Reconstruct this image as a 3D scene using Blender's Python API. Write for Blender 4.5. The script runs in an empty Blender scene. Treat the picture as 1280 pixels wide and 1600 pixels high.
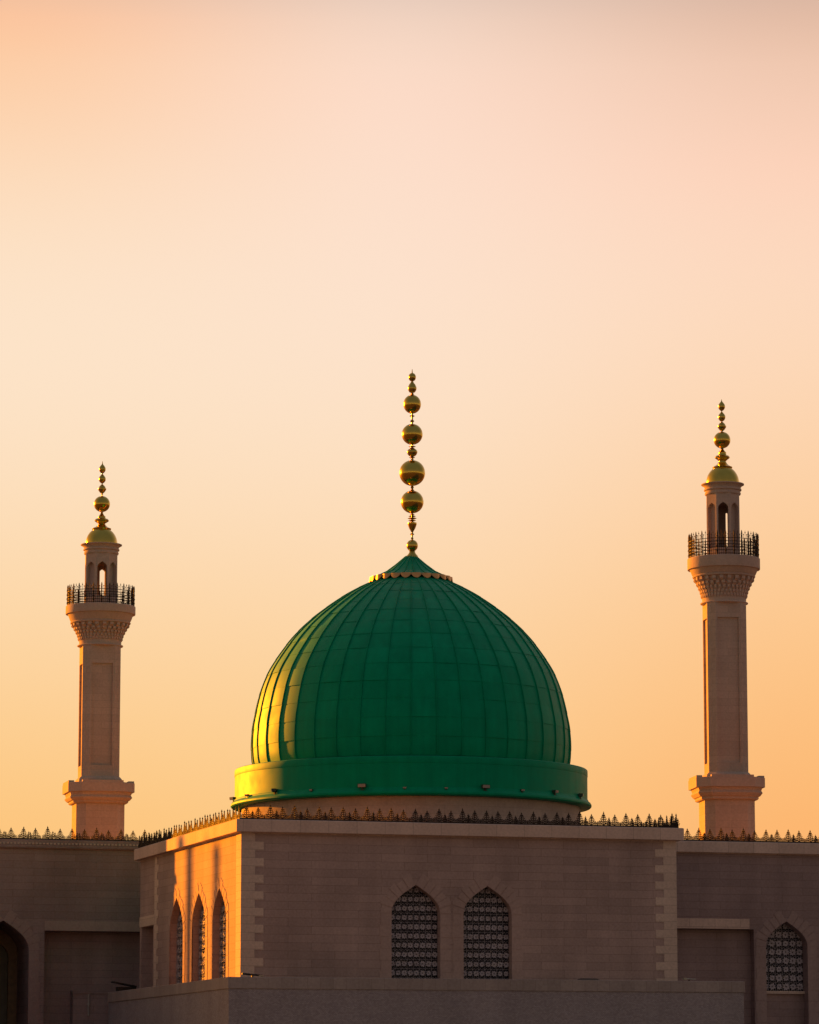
import bpy, bmesh, math, random
from mathutils import Vector, Matrix
from mathutils.geometry import tessellate_polygon
random.seed(7)
S = bpy.context.scene
C = S.collection
PI = math.pi
EXPOSURE = 1.4

# ------------------------------------------------------------------ mesh builder
class MB:
    def __init__(s):
        s.v, s.f, s.uv, s.sm = [], [], [], []
    def poly(s, pts, uv=None, smooth=False):
        pts = [Vector(p) for p in pts]
        if uv is None:
            n = Vector((0, 0, 0))
            for i in range(len(pts)):
                a, b = pts[i], pts[(i + 1) % len(pts)]
                n += a.cross(b)
            if n.length < 1e-12: return
            n.normalize()
            if abs(n.z) > 0.75:
                uv = [(p.x, p.y) for p in pts]
            else:
                t = Vector((0, 0, 1)).cross(n); t.normalize()
                uv = [(p.dot(t), p.z) for p in pts]
        k = len(s.v)
        s.v += [tuple(p) for p in pts]
        s.f.append(tuple(range(k, k + len(pts)))); s.uv.append(uv); s.sm.append(smooth)
    def hexa(s, c):                       # c: 4 bottom corners then 4 top corners
        for q in ((3, 2, 1, 0), (4, 5, 6, 7), (0, 1, 5, 4), (1, 2, 6, 5), (2, 3, 7, 6), (3, 0, 4, 7)):
            s.poly([c[i] for i in q])
    def box(s, x0, x1, y0, y1, z0, z1):
        s.hexa([(x0, y0, z0), (x1, y0, z0), (x1, y1, z0), (x0, y1, z0), (x0, y0, z1), (x1, y0, z1), (x1, y1, z1), (x0, y1, z1)])
    def lathe(s, prof, n=48, c=(0, 0), smooth=True, phase=0.0, a0=0.0, a1=2 * PI, shape=None):
        full = abs(a1 - a0 - 2 * PI) < 1e-6
        m = n if full else n + 1
        k = len(s.v)
        R = max(abs(p[0]) for p in prof)
        for (r, z) in prof:
            for i in range(m):
                a = a0 + (a1 - a0) * i / n + phase
                q = r * (shape(a) if shape else 1)
                s.v.append((c[0] + q * math.cos(a), c[1] + q * math.sin(a), z))
        L = 0.0
        for j in range(len(prof) - 1):
            dl = math.hypot(prof[j + 1][0] - prof[j][0], prof[j + 1][1] - prof[j][1])
            for i in range(n):
                i2 = (i + 1) % m
                s.f.append((k + j * m + i, k + j * m + i2, k + (j + 1) * m + i2, k + (j + 1) * m + i))
                u0, u1 = (a1 - a0) * i / n * R, (a1 - a0) * (i + 1) / n * R
                s.uv.append([(u0, L), (u1, L), (u1, L + dl), (u0, L + dl)]); s.sm.append(smooth)
            L += dl
    def rings(s, rings, cap=False, smooth=False):   # list of equal-length point rings
        n = len(rings[0])
        for a, b in zip(rings, rings[1:]):
            for i in range(n):
                j = (i + 1) % n
                s.poly([a[i], a[j], b[j], b[i]], smooth=smooth)
        if cap:
            s.poly(list(reversed(rings[0]))); s.poly(rings[-1])
    def tube(s, pts, r, n=4, r1=None):
        pts = [Vector(p) for p in pts]
        r1 = r if r1 is None else r1
        k = len(s.v)
        for i, p in enumerate(pts):
            d = (pts[min(i + 1, len(pts) - 1)] - pts[max(i - 1, 0)])
            if d.length < 1e-9: d = Vector((0, 0, 1))
            d.normalize()
            ref = Vector((0, 1, 0)) if abs(d.y) < 0.9 else Vector((1, 0, 0))
            a = d.cross(ref).normalized(); b = d.cross(a).normalized()
            rr = r + (r1 - r) * i / max(1, len(pts) - 1)
            for q in range(n):
                t = 2 * PI * (q + 0.5) / n
                s.v.append(tuple(p + a * (rr * math.cos(t)) + b * (rr * math.sin(t))))
        for i in range(len(pts) - 1):
            for q in range(n):
                q2 = (q + 1) % n
                s.f.append((k + i * n + q, k + i * n + q2, k + (i + 1) * n + q2, k + (i + 1) * n + q))
                s.uv.append([(0, 0)] * 4); s.sm.append(n > 5)
        for e in (0, len(pts) - 1):
            s.f.append(tuple(k + e * n + q for q in range(n))); s.uv.append([(0, 0)] * n); s.sm.append(False)
    def ball(s, c, r, n=10, m=7, sz=1.0):
        prof = [(r * math.sin(PI * j / m), c[2] - r * sz * math.cos(PI * j / m)) for j in range(m + 1)]
        prof[0] = (1e-4, prof[0][1]); prof[-1] = (1e-4, prof[-1][1])
        s.lathe(prof, n, (c[0], c[1]))
    def build(s, name, mat, parent=None, sharp=32):
        me = bpy.data.meshes.new(name)
        me.from_pydata(s.v, [], s.f)
        ul = me.uv_layers.new(name='uv')
        li = 0
        for fuv in s.uv:
            for t in fuv:
                ul.data[li].uv = t; li += 1
        me.polygons.foreach_set('use_smooth', s.sm)
        me.update()
        if any(s.sm): me.set_sharp_from_angle(angle=math.radians(sharp))
        me.materials.append(mat)
        o = bpy.data.objects.new(name, me); C.objects.link(o)
        if parent: o.parent = parent
        return o

def wall(mb, P, s0, s1, z0, z1, holes=()):
    """flat wall face with openings; P(s, z, d) -> point, d = depth inwards.
    holes: list of (outline [(s,z)], depth, has_back)"""
    loops = [[(s0, z0), (s1, z0), (s1, z1), (s0, z1)]] + [list(h[0]) for h in holes]
    flat = [p for l in loops for p in l]
    tri = tessellate_polygon([[Vector((a, b, 0)) for a, b in l] for l in loops])
    for t in tri:
        mb.poly([P(flat[i][0], flat[i][1], 0) for i in t])
    for out, dep, back in holes:
        n = len(out)
        for i in range(n):
            a, b = out[i], out[(i + 1) % n]
            mb.poly([P(a[0], a[1], 0), P(b[0], b[1], 0), P(b[0], b[1], dep), P(a[0], a[1], dep)])
        if back:
            for t in tessellate_polygon([[Vector((a, b, 0)) for a, b in out]]):
                mb.poly([P(out[i][0], out[i][1], dep) for i in t])

def pbox(mb, P, s0, s1, z0, z1, d0, d1):
    mb.hexa([P(s0, z0, d0), P(s1, z0, d0), P(s1, z0, d1), P(s0, z0, d1), P(s0, z1, d0), P(s1, z1, d0), P(s1, z1, d1), P(s0, z1, d1)])

BZ = ((1, 0), (1, .45), (.62, .75), (0, 1.13))
def bez(t):
    a = (1 - t) ** 3; b = 3 * t * (1 - t) ** 2; c = 3 * t * t * (1 - t); d = t ** 3
    return (a * BZ[0][0] + b * BZ[1][0] + c * BZ[2][0] + d * BZ[3][0], a * BZ[0][1] + b * BZ[1][1] + c * BZ[2][1] + d * BZ[3][1])
def arch(cx, hw, zspring, zbot, n=14, kz=1.0):
    r = [bez(i / n) for i in range(n + 1)]
    pts = [(cx + hw * x, zspring + hw * z * kz) for x, z in r]
    pts += [(cx - hw * x, zspring + hw * z * kz) for x, z in reversed(r[:-1])]
    return pts + [(cx - hw, zbot), (cx + hw, zbot)]

# ------------------------------------------------------------------ materials
def new_mat(name):
    m = bpy.data.materials.new(name); m.use_nodes = True
    nt = m.node_tree; return m, nt, nt.nodes['Principled BSDF']
def N(nt, t, **kw):
    n = nt.nodes.new(t)
    for k, v in kw.items(): setattr(n, k, v)
    return n
def stone(name, col, bw=0.9, bh=0.38, mortar=0.012, mdark=0.6, var=0.12, bump=0.25, rough=0.85, stain=0.25):
    m, nt, b = new_mat(name)
    L = nt.links.new
    uv = N(nt, 'ShaderNodeUVMap'); uv.uv_map = 'uv'
    br = N(nt, 'ShaderNodeTexBrick'); br.offset = 0.5
    br.inputs['Scale'].default_value = 1.0
    br.inputs['Brick Width'].default_value = bw; br.inputs['Row Height'].default_value = bh
    br.inputs['Mortar Size'].default_value = mortar; br.inputs['Mortar Smooth'].default_value = 0.4
    br.inputs['Bias'].default_value = 0.0
    c = Vector(col)
    br.inputs['Color1'].default_value = (*(c * (1 + var)), 1)
    br.inputs['Color2'].default_value = (*(c * (1 - var)), 1)
    br.inputs['Mortar'].default_value = (*(c * mdark), 1)
    L(uv.outputs[0], br.inputs['Vector'])
    tc = N(nt, 'ShaderNodeTexCoord')
    mp = N(nt, 'ShaderNodeMapping'); mp.inputs['Scale'].default_value = (0.5, 0.5, 0.16)
    L(tc.outputs['Object'], mp.inputs['Vector'])
    n1 = N(nt, 'ShaderNodeTexNoise'); n1.inputs['Scale'].default_value = 1.2; n1.inputs['Detail'].default_value = 7
    L(mp.outputs[0], n1.inputs['Vector'])
    n2 = N(nt, 'ShaderNodeTexNoise'); n2.inputs['Scale'].default_value = 9.0; n2.inputs['Detail'].default_value = 6
    L(tc.outputs['Object'], n2.inputs['Vector'])
    r1 = N(nt, 'ShaderNodeMapRange'); r1.inputs['From Min'].default_value = .3; r1.inputs['From Max'].default_value = .7
    r1.inputs['To Min'].default_value = 1 - stain; r1.inputs['To Max'].default_value = 1 + stain * .6
    L(n1.outputs[0], r1.inputs[0])
    r2 = N(nt, 'ShaderNodeMapRange'); r2.inputs['From Min'].default_value = .3; r2.inputs['From Max'].default_value = .7
    r2.inputs['To Min'].default_value = .9; r2.inputs['To Max'].default_value = 1.1
    L(n2.outputs[0], r2.inputs[0])
    mu = N(nt, 'ShaderNodeMath', operation='MULTIPLY'); L(r1.outputs[0], mu.inputs[0]); L(r2.outputs[0], mu.inputs[1])
    vm = N(nt, 'ShaderNodeVectorMath', operation='SCALE'); L(br.outputs['Color'], vm.inputs[0]); L(mu.outputs[0], vm.inputs['Scale'])
    L(vm.outputs[0], b.inputs['Base Color'])
    b.inputs['Roughness'].default_value = rough
    b.inputs['Specular IOR Level'].default_value = 0.25
    hs = N(nt, 'ShaderNodeMath', operation='MULTIPLY_ADD'); L(br.outputs['Fac'], hs.inputs[0]); hs.inputs[1].default_value = -1.0
    L(n2.outputs[0], hs.inputs[2])
    bp = N(nt, 'ShaderNodeBump'); bp.inputs['Strength'].default_value = bump; bp.inputs['Distance'].default_value = 0.02
    L(hs.outputs[0], bp.inputs['Height']); L(bp.outputs[0], b.inputs['Normal'])
    return m
def plain(name, col, rough=0.5, metal=0.0, spec=0.5, nscale=6.0, var=0.12, bump=0.0, rvar=0.08, tint=None, panel=False):
    m, nt, b = new_mat(name)
    L = nt.links.new
    tc = N(nt, 'ShaderNodeTexCoord')
    n1 = N(nt, 'ShaderNodeTexNoise'); n1.inputs['Scale'].default_value = nscale; n1.inputs['Detail'].default_value = 6
    L(tc.outputs['Object'], n1.inputs['Vector'])
    r1 = N(nt, 'ShaderNodeMapRange'); r1.inputs['From Min'].default_value = .3; r1.inputs['From Max'].default_value = .7
    r1.inputs['To Min'].default_value = 1 - var; r1.inputs['To Max'].default_value = 1 + var
    L(n1.outputs[0], r1.inputs[0])
    vm = N(nt, 'ShaderNodeVectorMath', operation='SCALE'); vm.inputs[0].default_value = col; L(r1.outputs[0], vm.inputs['Scale'])
    if panel:      # every sheet has weathered a little differently, and rain has left faint vertical runs
        uv = N(nt, 'ShaderNodeUVMap'); uv.uv_map = 'uv'
        sp = N(nt, 'ShaderNodeSeparateXYZ'); L(uv.outputs[0], sp.inputs[0])
        pr = N(nt, 'ShaderNodeMath', operation='FRACT'); L(sp.outputs['X'], pr.inputs[0])
        pm = N(nt, 'ShaderNodeMapRange'); L(pr.outputs[0], pm.inputs[0]); pm.inputs['To Min'].default_value = .94; pm.inputs['To Max'].default_value = 1.06
        mp = N(nt, 'ShaderNodeMapping'); mp.inputs['Scale'].default_value = (2.2, 2.2, .12); L(tc.outputs['Object'], mp.inputs['Vector'])
        n3 = N(nt, 'ShaderNodeTexNoise'); n3.inputs['Scale'].default_value = 1.5; n3.inputs['Detail'].default_value = 5; L(mp.outputs[0], n3.inputs['Vector'])
        r3 = N(nt, 'ShaderNodeMapRange'); L(n3.outputs[0], r3.inputs[0]); r3.inputs['From Min'].default_value = .35; r3.inputs['From Max'].default_value = .65; r3.inputs['To Min'].default_value = .92; r3.inputs['To Max'].default_value = 1.05
        m1 = N(nt, 'ShaderNodeMath', operation='MULTIPLY'); L(pm.outputs[0], m1.inputs[0]); L(r3.outputs[0], m1.inputs[1])
        v2 = N(nt, 'ShaderNodeVectorMath', operation='SCALE'); L(vm.outputs[0], v2.inputs[0]); L(m1.outputs[0], v2.inputs['Scale'])
        vm = v2
    L(vm.outputs[0], b.inputs['Base Color'])
    rr = N(nt, 'ShaderNodeMapRange'); rr.inputs['From Min'].default_value = .3; rr.inputs['From Max'].default_value = .7
    rr.inputs['To Min'].default_value = max(0.02, rough - rvar); rr.inputs['To Max'].default_value = min(1, rough + rvar)
    L(n1.outputs[0], rr.inputs[0]); L(rr.outputs[0], b.inputs['Roughness'])
    b.inputs['Metallic'].default_value = metal
    b.inputs['Specular IOR Level'].default_value = spec
    if tint: b.inputs['Specular Tint'].default_value = (*tint, 1)
    if bump:
        bp = N(nt, 'ShaderNodeBump'); bp.inputs['Strength'].default_value = bump; bp.inputs['Distance'].default_value = 0.02
        L(n1.outputs[0], bp.inputs['Height']); L(bp.outputs[0], b.inputs['Normal'])
    return m

M = dict(
    wall=stone('wall_stone', (.425, .312, .295), bw=2.3, bh=.39, mortar=.013, mdark=.70, var=.075, bump=.22, stain=.2),
    trim=stone('trim_stone', (.66, .50, .435), bw=1.4, bh=2.6, mortar=.012, mdark=.6, var=.05, bump=.15, stain=.14),
    quoin=stone('quoin_stone', (.63, .495, .43), bw=3.0, bh=.393, mortar=.012, mdark=.65, var=.04, bump=.15, stain=.1),
    surround=stone('surround_stone', (.435, .32, .30), bw=9, bh=9, mortar=.0, var=.03, bump=.15, stain=.12),
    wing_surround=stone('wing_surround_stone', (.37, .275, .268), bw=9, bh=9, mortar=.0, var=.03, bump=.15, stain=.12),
    wing=stone('shaded_wing_stone', (.34, .25, .25), bw=2.3, bh=.39, mortar=.013, mdark=.70, var=.075, bump=.22, stain=.2),  # wall stone colour darkened and cooled to offset orange bounce light
    tower=stone('tower_stone', (.49, .39, .35), bw=1.9, bh=.405, mortar=.011, mdark=.78, var=.065, bump=.2, stain=.14),  # colour lightened to stand in for distance haze on the minarets
    carved=stone('carved_stone', (.50, .398, .36), bw=9, bh=9, mortar=.0, var=.03, bump=.2, stain=.12),
    tile=stone('terrace_tile', (.375, .33, .36), bw=.11, bh=.055, mortar=.006, mdark=.55, var=.14, bump=.35, stain=.12),
    coping=stone('coping_stone', (.36, .30, .29), bw=.62, bh=2.1, mortar=.01, mdark=.7, var=.06, bump=.15, stain=.12),
    roof=plain('roof_screed', (.11, .095, .085), .9, spec=.2),
    green=plain('green_paint', (.0, .285, .15), .55, spec=.40, nscale=1.3, var=.08, rvar=.06, tint=(.1, .6, .35), panel=True),
    gold=plain('gold_leaf', (.60, .44, .09), .19, metal=1, nscale=3, var=.06, rvar=.04),
    copper=plain('gilt_copper', (.62, .35, .15), .36, metal=.9, nscale=3, var=.1),
    iron=plain('dark_iron', (.033, .022, .018), .7, spec=.25, metal=.0, nscale=20, var=.25),
    lattice=plain('grey_lattice', (.45, .41, .46), .6, metal=.0, nscale=14, var=.3),
    pane=plain('dark_pane', (.010, .012, .026), .4, spec=.25, nscale=1, var=.1),
    door=plain('dusty_door', (.13, .125, .10), .6, nscale=1.5, var=.25),
    wood=plain('door_frame_wood', (.23, .15, .085), .6, nscale=4, var=.2),
    lamp_green=plain('floodlight_paint', (.012, .045, .03), .55, nscale=20),
    dark=plain('floodlight_housing', (.03, .028, .028), .5, metal=.4, nscale=20),
    lens=plain('floodlight_glass', (.35, .33, .3), .12, nscale=20),
    pale=plain('grey_plastic', (.42, .39, .37), .5, nscale=10),
    ground=stone('plaza_paving', (.13, .112, .10), bw=1.2, bh=1.2, mortar=.01, mdark=.7, var=.06, bump=.1, stain=.2),
)

# ------------------------------------------------------------------ object helpers
def thing(name, label, cat, loc=(0, 0, 0), rotz=0.0, group=None):
    o = bpy.data.objects.new(name, None); C.objects.link(o)
    o.location = loc; o.rotation_euler = (0, 0, rotz); o.empty_display_size = 0.5
    o['label'] = label; o['category'] = cat
    if group: o['group'] = group
    return o

# facade frame of the building: u along the front, v backwards
TH = math.radians(16.12)
P0 = (-7.975, 180.0)
def site(name, label, cat, group=None): return thing(name, label, cat, (P0[0], P0[1], 0), TH, group)
def W(u, v, z=0.0):
    return (P0[0] + u * math.cos(TH) - v * math.sin(TH), P0[1] + u * math.sin(TH) + v * math.cos(TH), z)
Pfront = lambda s, z, d: (s, d, z)
Pleft = lambda s, z, d: (d, s, z)
VL, VR = 29.0, 9.0
Pwl = lambda s, z, d: (s, VL + d, z)
Pwr = lambda s, z, d: (s, VR + d, z)

# ------------------------------------------------------------------ ground
g = MB(); g.lathe([(0.01, 0.0), (60, 0), (400, 0), (3500, 0)], 64, (0, 150), smooth=False)
# planar uv for paving
g.uv = [[(g.v[i][0], g.v[i][1]) for i in f] for f in g.f]
go = g.build('ground', M['ground']); go['kind'] = 'structure'

# ------------------------------------------------------------------ windows
def lattice_mesh(mb, P, cx, hw, z0, z1, nx, nz, d):
    """rows of eight-petalled rosettes joined by thin curled bars"""
    cw = 2 * hw / nx; ch = (z1 - z0) / nz
    rg = random.Random(3)
    for j in range(nz):
        zc = z0 + (j + .5) * ch
        zb = zc - ch * .5
        for i in range(nx):
            sc = cx - hw + (i + .5) * cw
            r = min(cw, ch) * .5
            tilt = rg.uniform(-.4, .4); r *= rg.uniform(.86, 1.08)
            for k in range(8):
                a = tilt + k * PI / 4
                rr = r * (1.12 if k % 2 else .98)
                ca, sa = math.cos(a), math.sin(a)
                px, pz = -sa, ca
                w = r * .29
                dd = rg.uniform(-.02, .02)
                a0, am = r * .10, rr * .62
                mb.poly([P(sc + ca * a0, zc + sa * a0, d), P(sc + ca * am + px * w, zc + sa * am + pz * w, d - .02 + dd), P(sc + ca * rr, zc + sa * rr, d + dd), P(sc + ca * am, zc + sa * am, d + .015)])
                mb.poly([P(sc + ca * a0, zc + sa * a0, d), P(sc + ca * am, zc + sa * am, d + .015), P(sc + ca * rr, zc + sa * rr, d + dd), P(sc + ca * am - px * w, zc + sa * am - pz * w, d - .02 - dd)])
            for sx in (-1, 1):
                mb.tube([P(sc + sx * cw * .5, zb - ch * .1, d + .02), P(sc + sx * cw * .22, zb + ch * .04, d + .02), P(sc + sx * cw * .05, zb - ch * .08, d + .02)], .009)
            mb.tube([P(sc - cw * .5, zb, d + .03), P(sc - cw * .5, zb + ch, d + .03)], .008)

def surround(P, cx, hw, zs, zb, w, parent, name='arch_surround', mat='surround'):
    mb = MB()
    nb = 6
    D0, D1 = -.022, .06
    for sgn in (-1, 1):
        for b in range(nb):
            t0, t1 = b / nb + .012, (b + 1) / nb - (.012 if b < nb - 1 else -.0)
            inn, out = [], []
            for q in range(4):
                t = t0 + (t1 - t0) * q / 3
                x, z = bez(t); e = 1e-3
                xa, za = bez(max(0, t - e)); xb, zb_ = bez(min(1, t + e))
                tx, tz = xb - xa, zb_ - za; l = math.hypot(tx, tz)
                nx, nz = tz / l, -tx / l
                ww = w * (1.12 if b % 2 else .92)
                inn.append((cx + sgn * hw * x, zs + hw * z))
                ox = max(0.006, hw * x + nx * ww)
                out.append((cx + sgn * ox, zs + hw * z + nz * ww))
            for q in range(3):
                a, b_, c, d = inn[q], inn[q + 1], out[q + 1], out[q]
                mb.hexa([P(a[0], a[1], D0), P(b_[0], b_[1], D0), P(c[0], c[1], D0), P(d[0], d[1], D0),
                         P(a[0], a[1], D1), P(b_[0], b_[1], D1), P(c[0], c[1], D1), P(d[0], d[1], D1)])
        z = zs; k = 0
        while z > zb + .1:
            h = .56
            z2 = max(zb, z - h)
            ww = w * (1.0 if k % 2 else .9)
            s0, s1 = cx + sgn * hw, cx + sgn * (hw + ww)
            pbox(mb, P, min(s0, s1), max(s0, s1), z2 + .012, z - .006, D0, D1)
            z = z2; k += 1
    return mb.build(name, M[mat], parent)

def window(P, cx, hw, zs, zb, dep, parent, sw, nx, nz, zlat0, label=None, mat='surround'):
    w = surround(P, cx, hw, zs, zb, sw, parent, 'window', mat)
    if label: w['label'] = label
    top = zs + 1.13 * hw
    p = MB(); pbox(p, P, cx - hw - .25, cx + hw + .25, zlat0 - .1, top + .25, dep + .08, dep + .12)
    p.build('pane', M['pane'], w)
    l = MB(); lattice_mesh(l, P, cx, hw, zlat0, top, nx, nz, dep - .06)
    l.build('lattice', M['lattice'], w)
    return w

# ------------------------------------------------------------------ hall
hall = site('prayer_hall', 'large brown stone block with pale corner quoins carrying the green dome', 'building')
HW, HZ = 21.9, 14.2
w = MB()
FW = [(8.62, 1.215), (12.22, 1.215)]
wall(w, Pfront, 0, HW, 0, HZ, [(arch(c, h, 10.42, 6.9), .5, False) for c, h in FW])
LWIN = [(4.42, 1.46), (8.88, 1.5), (13.92, 1.55)]
wall(w, Pleft, 0, 22.8, 0, HZ, [(arch(c, h, 11.76 - 1.13 * h, 6.9), .42, False) for c, h in LWIN] + [([(19.5, .1), (22.4, .1), (22.4, 10.6), (19.5, 10.6)], .7, True)])
for a, b in (((HW, 0), (HW, 32)), ((HW, 32), (4.2, 32)), ((4.2, 32), (4.2, 22.8)), ((4.2, 22.8), (0, 22.8))):
    w.poly([(a[0], a[1], 0), (b[0], b[1], 0), (b[0], b[1], HZ), (a[0], a[1], HZ)])
w.build('wall', M['wall'], hall)
r = MB()
r.poly([(0, 0, 14.19), (HW, 0, 14.19), (HW, 22.8, 14.19), (0, 22.8, 14.19)])
r.poly([(4.2, 22.8, 14.19), (HW, 22.8, 14.19), (HW, 32, 14.19), (4.2, 32, 14.19)])
r.build('roof', M['roof'], hall)

def cornice(parent, path, prof, closed=False, mat='trim', name='cornice'):
    """sweep a profile [(outward, z)] along a footprint path (counter-clockwise seen from above)"""
    mb = MB(); n = len(path); rings = []
    for i in range(n):
        p = Vector(path[i])
        d0 = (p - Vector(path[i - 1])).normalized() if (i > 0 or closed) else None
        d1 = (Vector(path[(i + 1) % n]) - p).normalized() if (i < n - 1 or closed) else None
        n0 = Vector((d0.y, -d0.x)) if d0 else None
        n1 = Vector((d1.y, -d1.x)) if d1 else None
        if n0 is None: m = n1
        elif n1 is None: m = n0
        else:
            m = (n0 + n1).normalized(); m = m / max(.3, m.dot(n0))
        rings.append([(p.x + m.x * o, p.y + m.y * o, z) for o, z in prof])
    mb.rings(rings + ([rings[0]] if closed else []), cap=not closed)
    return mb.build(name, M[mat], parent)
# footprint path counter-clockwise: left side back to front, front, right side
cornice(hall, [(0, 23.0), (0, 0), (HW, 0), (HW, 32)],
        [(-.5, 14.12), (.03, 14.12), (.05, 14.17), (.31, 14.17), (.32, 14.19), (.32, 14.74), (.27, 14.77), (-.5, 14.77)])
def quoin(mb, P, s_in, sgn, z0, z1, d=-.02):
    """toothed corner strip on one face; s_in = corner position, grows along sgn"""
    z = z1; k = 0
    while z > z0:
        h = .393
        ww = (1.10 if k % 2 else .68)
        a, b = s_in, s_in + sgn * ww
        pbox(mb, P, min(a, b), max(a, b), max(z0, z - h), z, d, .05)
        z -= h; k += 1
q = MB(); quoin(q, Pfront, -.02, 1, 6.5, 14.12)
pbox(q, Pleft, .06, 1.0, 6.5, 14.12, -.02, .05)
q.build('quoin', M['quoin'], hall)
q = MB(); quoin(q, Pfront, HW + .02, -1, 6.5, 14.12)
q.build('quoin', M['quoin'], hall)
q = MB(); pbox(q, Pleft, 18.55, 19.15, 6.5, 14.12, -.03, .05)
for k in range(9): pbox(q, Pleft, 18.2, 18.54, 13.3 - k * .79, 13.69 - k * .79, -.028, .05)
q.build('pilaster_strip', M['quoin'], hall)
q = MB(); pbox(q, Pleft, 19.18, 22.8, 10.62, 11.15, -.03, .05)
q.build('lintel', M['quoin'], hall)
for c, h in FW: window(Pfront, c, h, 10.42, 6.9, .5, hall, .58, 8, 11, 6.95)
for c, h in LWIN: window(Pleft, c, h, 11.76 - 1.13 * h, 6.9, .42, hall, .5, 8, 12, 6.9)

# ------------------------------------------------------------------ left wing
lw = site('mosque_wing', 'darker brown stone wing with a deep arched doorway at the left edge', 'building')
LU0, LU1, LZ = -8.25, 4.2, 15.2
w = MB()
wall(w, Pwl, LU0, LU1, 0, LZ, [(arch(-6.25, 1.44, 9.57, .1), 3.6, False), ([(-3.96, .1), (3.9, .1), (3.9, 10.66), (-3.96, 10.66)], .9, True)])
for a, b in (((LU0, VL), (LU0, VL + 4)), ((LU0, VL + 4), (LU1, VL + 4))):
    w.poly([(a[0], a[1], 0), (b[0], b[1], 0), (b[0], b[1], LZ), (a[0], a[1], LZ)])
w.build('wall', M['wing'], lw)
r = MB(); r.poly([(LU0, VL, 15.19), (LU1, VL, 15.19), (LU1, VL + 4, 15.19), (LU0, VL + 4, 15.19)]); r.build('roof', M['roof'], lw)
# unseen walls added left of the view to shade the terrace and hall sides
w = MB(); w.box(-13.4, -12.6, 10.0, 46.0, 0, 11.15); w.box(-12.6, LU0 - .02, VL + 2, VL + 3, 0, 9.4)
w.box(LU0 - .01, -6.95, VL + .02, VL + 8, .1, 18.8)  # unseen tall block added to keep sun off the hall's rear cornice
w.build('shade_wall', M['wall'], lw)
w = MB(); w.box(-26.4, -25.6, 38.0, 64.0, 0, 11.0); w.box(-25.6, -13.4, 44.5, 45.3, 0, 9.0); w.build('shade_wall', M['wing'], lw)  # further unseen wall, added as footing for the shadow-casting posts
for v_, h_, r_ in ((57.1, 23.4, .40), (51.2, 22.6, .34)):  # unseen posts added to cast soft streaks on the hall's left wall
    w = MB(); w.lathe([(.6, 10.9), (.6, 11.5), (r_, 11.8), (r_, h_ - .9), (r_ + .08, h_ - .8), (r_ + .08, h_ - .6), (r_ * .8, h_ - .5), (.03, h_)], 20, (-26.0, v_)); w.build('shadow_post', M['carved'], lw)
cornice(lw, [(LU0, VL + 4), (LU0, VL), (LU1 - .01, VL)],
        [(-.45, 15.1), (.10, 15.1), (.10, 15.15), (.18, 15.15), (.18, 15.30), (.13, 15.32), (.13, 15.58), (.1, 15.60), (-.45, 15.60)], mat='wing')
q = MB()
u_ = LU0 + .1
while u_ < LU1 - .1:
    pbox(q, Pwl, u_, u_ + .11, 15.325, 15.42, -.19, -.125); u_ += .2
q.build('dentil_course', M['quoin'], lw)
q = MB(); pbox(q, Pwl, -3.96, LU1, 10.68, 11.2, -.03, .05); q.build('lintel', M['surround'], lw)
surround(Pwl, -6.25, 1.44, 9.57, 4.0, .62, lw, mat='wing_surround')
q = MB()
wall(q, lambda s, z, d: Pwl(s, z, d + 3.5), -8.0, -4.5, .1, 11.4, [(arch(-6.3, 1.0, 9.3, .1 + .05), .25, False)])
q.build('inner_arch', M['wood'], lw)
q = MB(); pbox(q, Pwl, -8.1, -4.4, 0.1, 11.5, 3.75, 3.85); q.build('door', M['door'], lw)

# ------------------------------------------------------------------ right wing
rw = site('mosque_wing', 'brown stone wing with a latticed arched window at the right edge', 'building')
RU1, RZ = 38.0, 14.25
w = MB()
wall(w, Pwr, HW, RU1, 0, RZ, [(arch(31.25, 1.155, 9.43, .1), .7, False), ([(HW + .02, .1), (29.45, .1), (29.45, 10.3), (HW + .02, 10.3)], .55, True)])
for a, b in (((RU1, VR), (RU1, VR + 6)), ((RU1, VR + 6), (HW, VR + 6))):
    w.poly([(a[0], a[1], 0), (b[0], b[1], 0), (b[0], b[1], RZ), (a[0], a[1], RZ)])
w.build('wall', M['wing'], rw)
r = MB(); r.poly([(HW, VR, 14.24), (RU1, VR, 14.24), (RU1, VR + 6, 14.24), (HW, VR + 6, 14.24)]); r.build('roof', M['roof'], rw)
cornice(rw, [(HW + .31, VR), (RU1, VR), (RU1, VR + 6)],
        [(-.45, 14.17), (.03, 14.17), (.05, 14.22), (.25, 14.22), (.26, 14.24), (.26, 14.76), (.2, 14.8), (-.45, 14.8)])
q = MB(); pbox(q, Pwr, HW + .03, 29.2, 10.31, 10.83, -.03, .05); q.build('lintel', M['trim'], rw)
wn = window(Pwr, 31.25, 1.155, 9.43, 4.0, .7, rw, .6, 6, 8, 7.17, mat='wing_surround')
q = MB(); pbox(q, Pwr, 30.05, 32.45, 7.02, 7.16, .45, .85); q.build('sill', M['quoin'], wn)
q = MB(); pbox(q, Pwr, 30.0, 32.5, .1, 7.02, .62, .75); q.build('panel', M['wing'], rw)

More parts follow.
